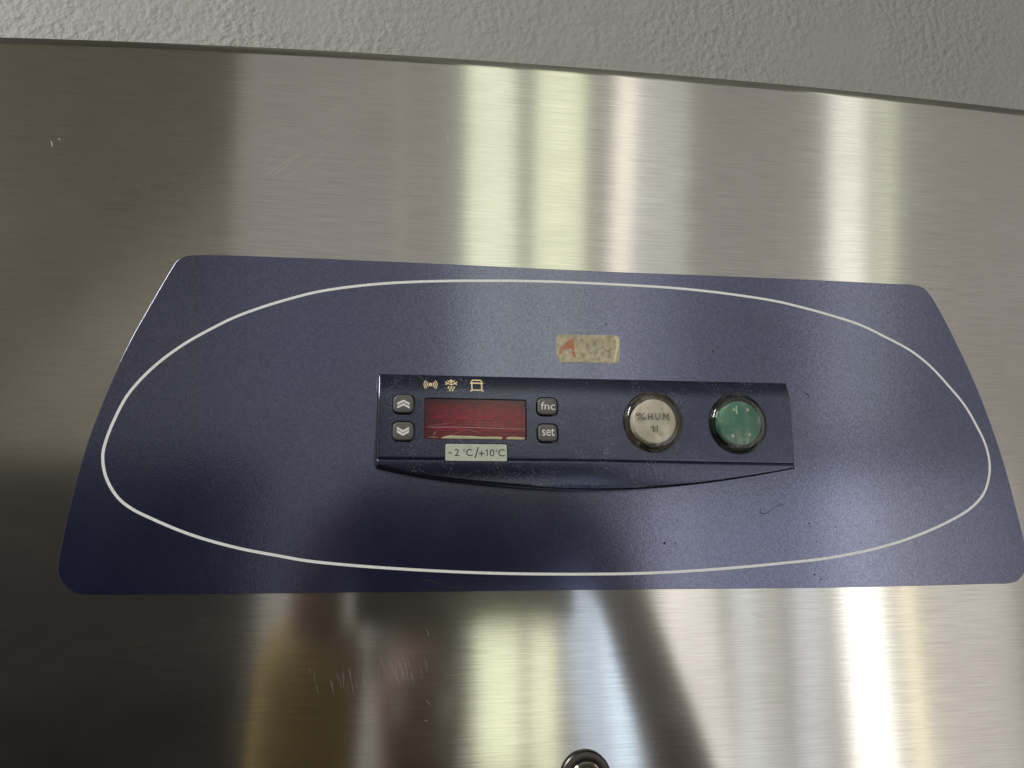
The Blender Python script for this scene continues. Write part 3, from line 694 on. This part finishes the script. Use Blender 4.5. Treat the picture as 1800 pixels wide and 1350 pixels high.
# display
cx, cz, hw, hh = DATA['DISPLAY']
bm = bmesh.new()
slab(bm, roundrect(cx, cz, hw - .15, hh - .15, .7, 4), -6.9, -7.9, bevel=.15, steps=2)
disp = link('display_window', bm, REDPANE, fridge, label='dark red display window, switched off')
bm = bmesh.new()
slab(bm, roundrect(cx, cz, hw - .15, hh - .15, .6, 3), -5.21, -5.6)
link('display_board', bm, BOARD, disp)
def seg(bm, x, z, w, h, slant=.06):
    def P(a, b): return (x + a * w + slant * b * h, z + b * h)
    t = .20
    bars = [((-.5, .5), (.5, .5)), ((-.5, 0), (.5, 0)), ((-.5, -.5), (.5, -.5)), ((-.5, .5), (-.5, 0)), ((-.5, 0), (-.5, -.5)), ((.5, .5), (.5, 0)), ((.5, 0), (.5, -.5))]
    for (a, b) in bars:
        p0, p1 = Vector(P(*a)), Vector(P(*b))
        d = (p1 - p0) * .1
        strip(bm, [tuple(p0 + d), tuple(p1 - d)], 1.5, -5.6, -5.95)
for k, fx in enumerate((-.74, -.26, .24, .72)):
    bm = bmesh.new()
    seg(bm, cx + fx * hw * .98, cz + .8, hw * .30, hh * 1.15)
    link('digit', bm, SEGM, disp)
# pale colour painted in for the reflection along the window's lower edge
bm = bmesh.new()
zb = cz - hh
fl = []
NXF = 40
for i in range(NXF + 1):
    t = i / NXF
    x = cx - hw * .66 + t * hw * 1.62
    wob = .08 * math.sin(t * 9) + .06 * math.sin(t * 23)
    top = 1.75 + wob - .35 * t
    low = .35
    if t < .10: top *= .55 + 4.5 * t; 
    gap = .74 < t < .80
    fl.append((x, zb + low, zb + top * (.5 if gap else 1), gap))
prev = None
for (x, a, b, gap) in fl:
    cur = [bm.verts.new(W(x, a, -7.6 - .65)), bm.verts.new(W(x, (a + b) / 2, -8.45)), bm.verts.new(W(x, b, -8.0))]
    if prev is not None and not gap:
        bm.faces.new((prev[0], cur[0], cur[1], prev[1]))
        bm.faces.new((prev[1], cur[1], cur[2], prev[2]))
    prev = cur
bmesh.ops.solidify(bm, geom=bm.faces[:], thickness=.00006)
link('painted_reflection', bm, GLINT, disp, smooth=60, label='pale strip painted as a reflection along the bottom of the red display')
bm = bmesh.new()
strip(bm, [(cx - hw * .93, cz - hh * .42), (cx - hw * .5, cz - hh * .40), (cx, cz - hh * .40), (cx + hw * .5, cz - hh * .43), (cx + hw * .97, cz - hh * .45)], .16, -7.9, -7.94)
for a, b, w in [((-.9, -.34), (-.45, -.20), .09), ((-.5, -.78), (-.15, -.50), .10), ((-.15, -.5), (.1, -.68), .08), ((-.82, -.82), (-.76, -.60), .2), ((-.4, -.3), (.5, -.25), .06), ((-.2, -.12), (.4, -.18), .06), ((.1, -.26), (.8, -.34), .06), ((-.93, -.9), (-.72, -.9), .25)]:
    strip(bm, [(cx + a[0] * hw, cz + a[1] * hh), (cx + (a[0] + b[0]) / 2 * hw, cz + (a[1] + b[1]) / 2 * hh + .03), (cx + b[0] * hw, cz + b[1] * hh)], w, -7.9, -7.93, taper=True)
link('painted_glint_line', bm, GLINTLINE, disp)

# temperature plate
cx, cz, hw, hh = DATA['PLATE']
bm = bmesh.new()
slab(bm, roundrect(cx, cz, hw, hh, .7, 4), -8.3, -9.25, bevel=.15, steps=2)
pl = link('temperature_plate', bm, PLATEM, fridge, label='pale plate printed -2 °C/+10°C under the display')
bm = bmesh.new()
glyphs(bm, DATA['TXT_PLATE'], -9.2, -9.28)
link('lettering', bm, INK, pl)

# printed icons above the display: they follow the sloping top of the face
pm = DATA['PXMM'] * 1.04
def face_y(z):
    zt = interp(HT, 0)
    return z
def icon_depth(x, z):
    return depth(interp(HT, x) - z, x, z, interp(GV, x), -999)
def icon(name, strips, lb):
    bm = bmesh.new()
    for pts, w, closed in strips:
        z_ = sum(p[1] for p in pts) / len(pts)
        # split so that each short stroke lies on the curved face
        strip(bm, pts, w, 0, -1, closed=closed)
    for v in bm.verts:
        x, z = v.co.x * 1000, (v.co.z - ZE) * 1000
        v.co.y = -(icon_depth(x, z) + (.05 if v.co.y < -.0005 else -.2)) / 1000
    link(name, bm, ICON, housing, label=lb)
def arc(cx, cz, r, a0, a1, n=10):
    return [(cx + r * math.cos(math.radians(a0 + (a1 - a0) * k / n)), cz + r * math.sin(math.radians(a0 + (a1 - a0) * k / n))) for k in range(n + 1)]
cx, cz = DATA['ICON_ALARM']
st = [(arc(cx, cz, 2.1 * pm, 0, 345, 16), 2.3 * pm, True)]
for r in (5.4, 8.3, 11.3):
    for s in (0, 180):
        st.append((arc(cx, cz, r * pm, s - 44, s + 44), 1.35 * pm, False))
icon('alarm_icon', st, 'cream print of a dot between sound waves')
cx, cz = DATA['ICON_FROST']
def q(x, y): return (cx + x * pm, cz - y * pm)
st = [([q(0, -7), q(0, 4)], 1.8 * pm, False), ([q(-10, 3.2), q(-5.5, 1), q(0, 4.2), q(5.5, 1), q(10, 3.2)], 1.9 * pm, False),
      ([q(-10, -2.5), q(-8, .5), q(-5.5, 1.5)], 1.9 * pm, False), ([q(10, -2.5), q(8, .5), q(5.5, 1.5)], 1.9 * pm, False),
      ([q(-5.5, 1), q(-4.5, -3), q(0, -1.0)], 1.7 * pm, False), ([q(5.5, 1), q(4.5, -3), q(0, -1.0)], 1.7 * pm, False),
      ([q(-2.8, -5.2), q(0, -2.6), q(2.8, -5.2)], 1.5 * pm, False), ([q(-6.6, -4.6), q(-4.6, -3)], 1.5 * pm, False), ([q(6.6, -4.6), q(4.6, -3)], 1.5 * pm, False)]
for dx, dy in ((-4.8, 8.8), (0, 8.8), (4.7, 8.8), (-2.5, 13.6), (2.3, 13.6)):
    st.append(([q(dx + .5, dy - 2.3), q(dx, dy), q(dx - .4, dy + 2.1)], 2.3 * pm, False))
icon('defrost_icon', st, 'cream print of a half snowflake with drops')
cx, cz = DATA['ICON_TANK']
st = [([q(-7.2, -9.2), q(7.2, -9.2), q(8.6, -7.6), q(8.6, 7.6), q(6.8, 9.4), q(-6.8, 9.4), q(-8.6, 7.6), q(-8.6, -7.6)], 2.3 * pm, True),
      ([q(-11.4, -3.6), q(11.4, -3.6)], 2.5 * pm, False),
      ([q(-12, 10.9), q(-9.4, 10.6), q(-7.2, 8.6)], 2.3 * pm, False), ([q(12, 10.9), q(9.4, 10.6), q(7.2, 8.6)], 2.3 * pm, False)]
icon('compressor_icon', st, 'cream print of a box on feet')

# indicator lamps
for k, (cx, cz, r) in enumerate(DATA['LAMPS']):
    lens = [LENS_SMOKE, LENS_GREEN][k]
    rr = r - .22
    F_ = 12.4
    fr = rr * .745
    prof = [(0, -11.7), (fr * .97, -11.7), (fr * 1.15, -11.0), (rr - 1.3, -9.0), (rr - 1.2, -7.0), (rr, -7.0), (rr, -9.5)]
    for a in range(1, 9):
        t = math.pi / 2 * a / 8
        prof.append((rr - (rr - fr) * (1 - math.cos(t)), -9.5 - (F_ - 9.5) * math.sin(t)))
    prof += [(fr * .66, -F_ - .14), (fr * .33, -F_ - .22), (0, -F_ - .25)]
    bm = bmesh.new()
    lathe(bm, cx, cz, prof)
    lamp = link('indicator_lamp', bm, lens, fridge, smooth=50, label=['clear domed lamp cap over a cream disc printed %HUM', 'clear domed lamp cap over a grimy green disc'][k])
    bm = bmesh.new()
    fx = 0
    lathe(bm, cx + fx, cz, [(0, -11.5), (fr * .93, -11.5), (fr * .97, -11.1), (fr * .97, -6.4), (0, -6.4)])
    link('reflector', bm, [CREAM, GREEN][k], lamp, smooth=40)
    bm = bmesh.new()
    lathe(bm, cx, cz, [(r * .80, -5.5), (r - .02, -6.0), (r - .02, -8.2), (r - .12, -8.2), (r - .12, -6.6), (r * .80, -6.2), (r * .80, -5.5)])
    link('lamp_collar', bm, [BOWL_PALE, BOWL][k], lamp, smooth=40)
    bm = bmesh.new()
    for (dx, dz) in DATA['DOTS'][k]:
        lathe(bm, dx, dz, [(.28, -F_ + .02), (.36, -F_ - .25), (.56, -F_ - .27), (.68, -F_ + .02)], n=14)
    link('moulded_dot', bm, plain('pale_moulded_dot', (.62, .60, .47), .3), lamp, smooth=60)
    if k == 0:
        bm = bmesh.new()
        glyphs(bm, DATA['TXT_HUM'] + DATA['TXT_11'], -F_ + .02, -F_ - .27)
        link('lettering', bm, plain('faded_grey_print', (.13, .125, .10), .5), lamp)
    else:
        bm = bmesh.new()
        a, b = DATA['DOTS'][1][0], DATA['DOTS'][1][1]
        strip(bm, [(a[0] + 1.25, a[1] - 2.0), (a[0] + 1.2, a[1]), (a[0] + 1.15, a[1] + 1.9)], .55, -F_, -F_ - .25)
        link('moulded_bar', bm, plain('pale_green_bar', (.45, .62, .46), .4), lamp)

# lock at the bottom of the picture
cx, cz, r = DATA['LOCK']
bm = bmesh.new()
lathe(bm, cx, cz, [(r * .62, 0), (r, 0), (r, -1.4), (r * .95, -2.0), (r * .80, -2.2), (r * .62, -1.8), (r * .62, 0)])
lock = link('lock', bm, DARKMETAL, fridge, smooth=40)
bm = bmesh.new()
lathe(bm, cx, cz, [(r * .42, -.1), (r * .61, -.1), (r * .61, -2.2), (r * .56, -2.7), (r * .47, -2.6), (r * .42, -1.8), (r * .42, -.1)])
link('lock_ring', bm, CHROME, lock, smooth=40)
bm = bmesh.new()
lathe(bm, cx, cz, [(r * .415, 0), (r * .415, -1.2), (r * .36, -1.5), (0, -1.5)])
bm2 = bm
link('lock_barrel', bm2, DARKMETAL, lock, smooth=40)
bm = bmesh.new()
slab(bm, roundrect(cx, cz, .45, r * .25, .2, 3), -1.49, -1.56)
link('keyhole', bm, BLACK, lock)

# ------------------------------------------------------------------ torn tape on the label
bm = bmesh.new()
tp = DATA['TAPE']
slab(bm, tp, -.46, -.62, bevel=.05, steps=1)
tape = link('tape_scrap', bm, TAPE)
tag(tape, 'torn scrap of aged masking tape with a red letter A on the blue label', 'tape')
bm = bmesh.new()
for j, poly in enumerate(DATA['TAPE_A']):
    slab(bm, poly, -.62, -.635 - .004 * j)
link('lettering', bm, REDINK, tape)
bm = bmesh.new()
xs = [p[0] for p in tp]; zs = [p[1] for p in tp]
xr, xl, zt, zb = max(xs), min(xs), max(zs), min(zs)
strip(bm, [(xr - 2.4, zt - .7), (xr - 1.5, zt - 2.6), (xr - 1.4, zt - 5.5), (xr - 2.2, zt - 8.5), (xr - 3.2, zb + .9)], 1.1, -.6, -.68)
strip(bm, [(xr - .5, zt - 1.2), (xr - .6, zt - 4.5), (xr - 1.4, zt - 7.5)], .5, -.6, -.70)
for k in range(9):
    random.seed(k)
    x = xl + 1 + random.random() * (xr - xl - 3)
    z = random.choice([zt - .45, zb + .45])
    strip(bm, [(x, z), (x + .8, z + random.uniform(-.1, .1)), (x + random.uniform(1.2, 2.6), z)], .18, -.6, -.66, taper=True)
link('fibre_edge', bm, TAPEFOLD, tape)


# ------------------------------------------------------------------ the room behind the camera, seen as reflections only
bm = bmesh.new()
def boxm(bm, a, b):
    r = bmesh.ops.create_cube(bm, size=1)
    for v in r['verts']:
        v.co = Vector([a[i] + (v.co[i] + .5) * (b[i] - a[i]) for i in range(3)])
grid_sheet('floor', [(-4, -4, 0), (4, -4, 0), (4, .3, 0), (-4, .3, 0)], plain('dull_floor_tile', (.05, .046, .042), .6, grain_scale=6), th=-.05)
bm = bmesh.new()
boxm(bm, (-4, -2.95, 0), (-.764, -2.8, 4.6))
link('wall_blocker', bm, BLOCKER_WALL, kind='structure')  # partial wall added as a blocker to darken the steel's left reflections
grid_sheet('ceiling', [(-4, .34, ZE + 2.6), (4, .34, ZE + 2.6), (4, -3.2, ZE + 2.6), (-4, -3.2, ZE + 2.6)], plain('grey_ceiling', (.30, .29, .27), .8, grain_scale=6), th=-.05)
blocker = bpy.data.objects.new('dark_blocker', None)  # unseen box added to darken the lower left reflections
COL.objects.link(blocker)
blocker.location = (-1.6, -2.45, 0)
tag(blocker, 'unseen dark box added as a blocker opposite the refrigerator', 'dark_blocker')
bm = bmesh.new()
boxm(bm, (-2.7, -2.75, 0), (-.53, -2.35, ZE + .26))
link('blocker_box', bm, BLOCKER_BOARD, blocker)
for k in range(3):
    bm = bmesh.new()
    boxm(bm, (-2.68 + k * .715, -2.348, .06), (-1.98 + k * .715, -2.325, ZE + .245))
    link('blocker_front', bm, BLOCKER_BOARD, blocker)

# the photographer holding the tablet up to the display
def skin_mesh(name, chains, mat_, parent=None, sub=2, root=0):
    verts, edges, radii, idx = [], [], [], {}
    for ch in chains:
        prev = None
        for (p, r) in ch:
            key = tuple(round(c, 4) for c in p)
            if key not in idx:
                idx[key] = len(verts); verts.append(p); radii.append(r)
            if prev is not None: edges.append((prev, idx[key]))
            prev = idx[key]
    me = bpy.data.meshes.new(name)
    me.from_pydata(verts, edges, [])
    o = bpy.data.objects.new(name, me)
    COL.objects.link(o)
    md = o.modifiers.new('skin', 'SKIN')
    for i, v in enumerate(me.skin_vertices[0].data):
        rr = radii[i] if isinstance(radii[i], tuple) else (radii[i], radii[i])
        v.radius = rr
        v.use_root = (i == root)
    md.use_smooth_shade = True
    sb = o.modifiers.new('sub', 'SUBSURF'); sb.levels = sub; sb.render_levels = sub
    dg = bpy.context.evaluated_depsgraph_get()
    me2 = bpy.data.meshes.new_from_object(o.evaluated_get(dg))
    o.modifiers.clear(); o.data = me2; bpy.data.meshes.remove(me)
    me2.name = name
    me2.materials.append(mat_)
    if parent is not None:
        o.parent = parent
        o.location = -parent.location
    return o
SKIN = plain('brown_skin', (.24, .155, .125), .5, grain_scale=200)
OCHRE = plain('ochre_cloth', (.38, .28, .11), .9, grain_scale=400)
TROUS = plain('dark_cloth', (.03, .03, .035), .9, grain_scale=400)
HAIR = plain('dark_brown_hair', (.030, .021, .018), .5, grain_scale=800)
P = {k: Vector((v[0] / 1000, v[1] / 1000, ZE + v[2] / 1000)) for k, v in DATA['PERSON'].items()}
pers = bpy.data.objects.new('person', None)
COL.objects.link(pers)
pers.location = (-.03, -.86, 0)
tag(pers, 'person in an ochre shirt holding a black tablet up to the display', 'person')
B = lambda x, y, z: (-.03 + x, -.86 + y, z)
T = lambda v: tuple(v)
hipz, shz = .93, 1.40
shR, shL = Vector(B(.19, 0, shz)), Vector(B(-.19, 0, shz))
body = [[(B(0, 0, hipz), (.15, .11)), (B(0, 0, 1.12), (.135, .10)), (B(0, .0, 1.30), (.16, .11)), (B(0, 0, 1.42), (.07, .06)), (B(0, .01, 1.49), .052), (B(0, .03, 1.56), (.072, .085)), (B(0, .03, 1.63), (.075, .092)), (B(0, .02, 1.69), (.055, .07))],
        [(B(0, .03, 1.56), (.072, .085)), (B(0, .125, 1.565), .014)]]
for s, e_, w_, h_ in ((1, 'eR', 'wR', 'hR'), (-1, 'eL', 'wL', 'hL')):
    sh_ = shR if s > 0 else shL
    body.append([(B(0, .0, 1.30), (.16, .11)), (T(sh_), .058), (T((sh_ + P[e_]) / 2), .048), (T(P[e_]), .040), (T(P[e_] * .55 + P[w_] * .45), .037), (T(P[w_]), .026), (T(P[h_]), (.036, .018))])
    hand, wr = P[h_], P[w_]
    fw = (hand - wr).normalized()
    side = Vector((-s, 0, 0))
    for f in range(4):                         # four fingers curled round the far edge of the tablet
        off = Vector((0, 0, .030 - .02 * f))
        a0 = hand + off * .8 + side * .012 + Vector((0, .012, 0))
        ln = (.030, .034, .032, .025)[f]
        a1 = a0 + side * ln * .6 + Vector((0, .012, .004))
        a2 = a1 + side * ln + Vector((0, .002, 0))
        a3 = a2 + side * ln * .7 + Vector((0, -.004, -.003))
        body.append([(T(hand), (.036, .018)), (T(a0), .0095), (T(a1), .009), (T(a2), .0082), (T(a3), .007)])
    t0 = hand + Vector((0, -.016, .012)) + side * .006
    body.append([(T(hand), (.036, .018)), (T(t0), .0125), (T(t0 + side * .028 + Vector((0, -.006, .012))), .010), (T(t0 + side * .052 + Vector((0, -.002, .012))), .008)])
    body.append([(B(0, 0, hipz), (.15, .11)), (B(s * .10, 0, .86), .088), (B(s * .11, .01, .50), .058), (B(s * .11, -.01, .30), .052), (B(s * .11, -.02, .08), .036), (B(s * .115, .10, .035), (.042, .03)), (B(s * .12, .17, .03), (.036, .022))])
b_o = skin_mesh('body', body, SKIN, pers)
sh_ch = [[(B(0, 0, .90), (.165, .13)), (B(0, 0, 1.12), (.155, .12)), (B(0, .0, 1.30), (.18, .13)), (B(0, 0, 1.41), (.09, .08))],
         [(B(0, .0, 1.30), (.18, .13)), (T(shR), .07), (T((shR + P['eR']) / 2), .062), (T(P['eR'] * .9 + shR * .1), .056)],
         [(B(0, .0, 1.30), (.18, .13)), (T(shL), .07), (T((shL + P['eL']) / 2), .066), (T(P['eL']), .058), (T(P['eL'] * .5 + P['wL'] * .5), .056), (T(P['wL'] * .93 + P['eL'] * .07), .05)]]
skin_mesh('shirt', sh_ch, OCHRE, pers)
skin_mesh('trousers', [[(B(0, 0, 1.0), (.16, .125)), (B(0, 0, hipz), (.17, .13)), (B(.10, 0, .84), .105), (B(.11, .01, .50), .075), (B(.11, -.015, .10), .06)],
                       [(B(0, 0, hipz), (.17, .13)), (B(-.10, 0, .84), .105), (B(-.11, .01, .50), .075), (B(-.11, -.015, .10), .06)]], TROUS, pers, root=1)
skin_mesh('hair', [[(B(0, -.02, 1.60), (.082, .085)), (B(0, -.005, 1.67), (.085, .10)), (B(0, .01, 1.715), (.065, .08))]], HAIR, pers)
for s in (-1, 1):
    bm = bmesh.new()
    bmesh.ops.create_uvsphere(bm, u_segments=12, v_segments=8, radius=.012, matrix=Matrix.Translation(B(s * .03, .108, 1.605)))
    link('eye', bm, KEYPRINT, pers, smooth=60)

tel = bpy.data.objects.new('tablet', None)
COL.objects.link(tel)
tel.location = T(P['tel'])
tag(tel, 'black tablet held up in both hands of the person', 'tablet')
bm = bmesh.new()
hx = P['telw'].x - P['tel'].x
pts = roundrect(0, 0, hx * 1000, 62, 10, 5)
slab(bm, pts, 0, -8.5, bevel=1.5)
bmesh.ops.reverse_faces(bm, faces=bm.faces)
for v in bm.verts:
    v.co = CR * v.co.x + CU * (v.co.z - ZE) + CF * v.co.y + P['tel']
link('tablet_body', bm, plain('black_tablet_shell', (.030, .026, .026), .5), tel)
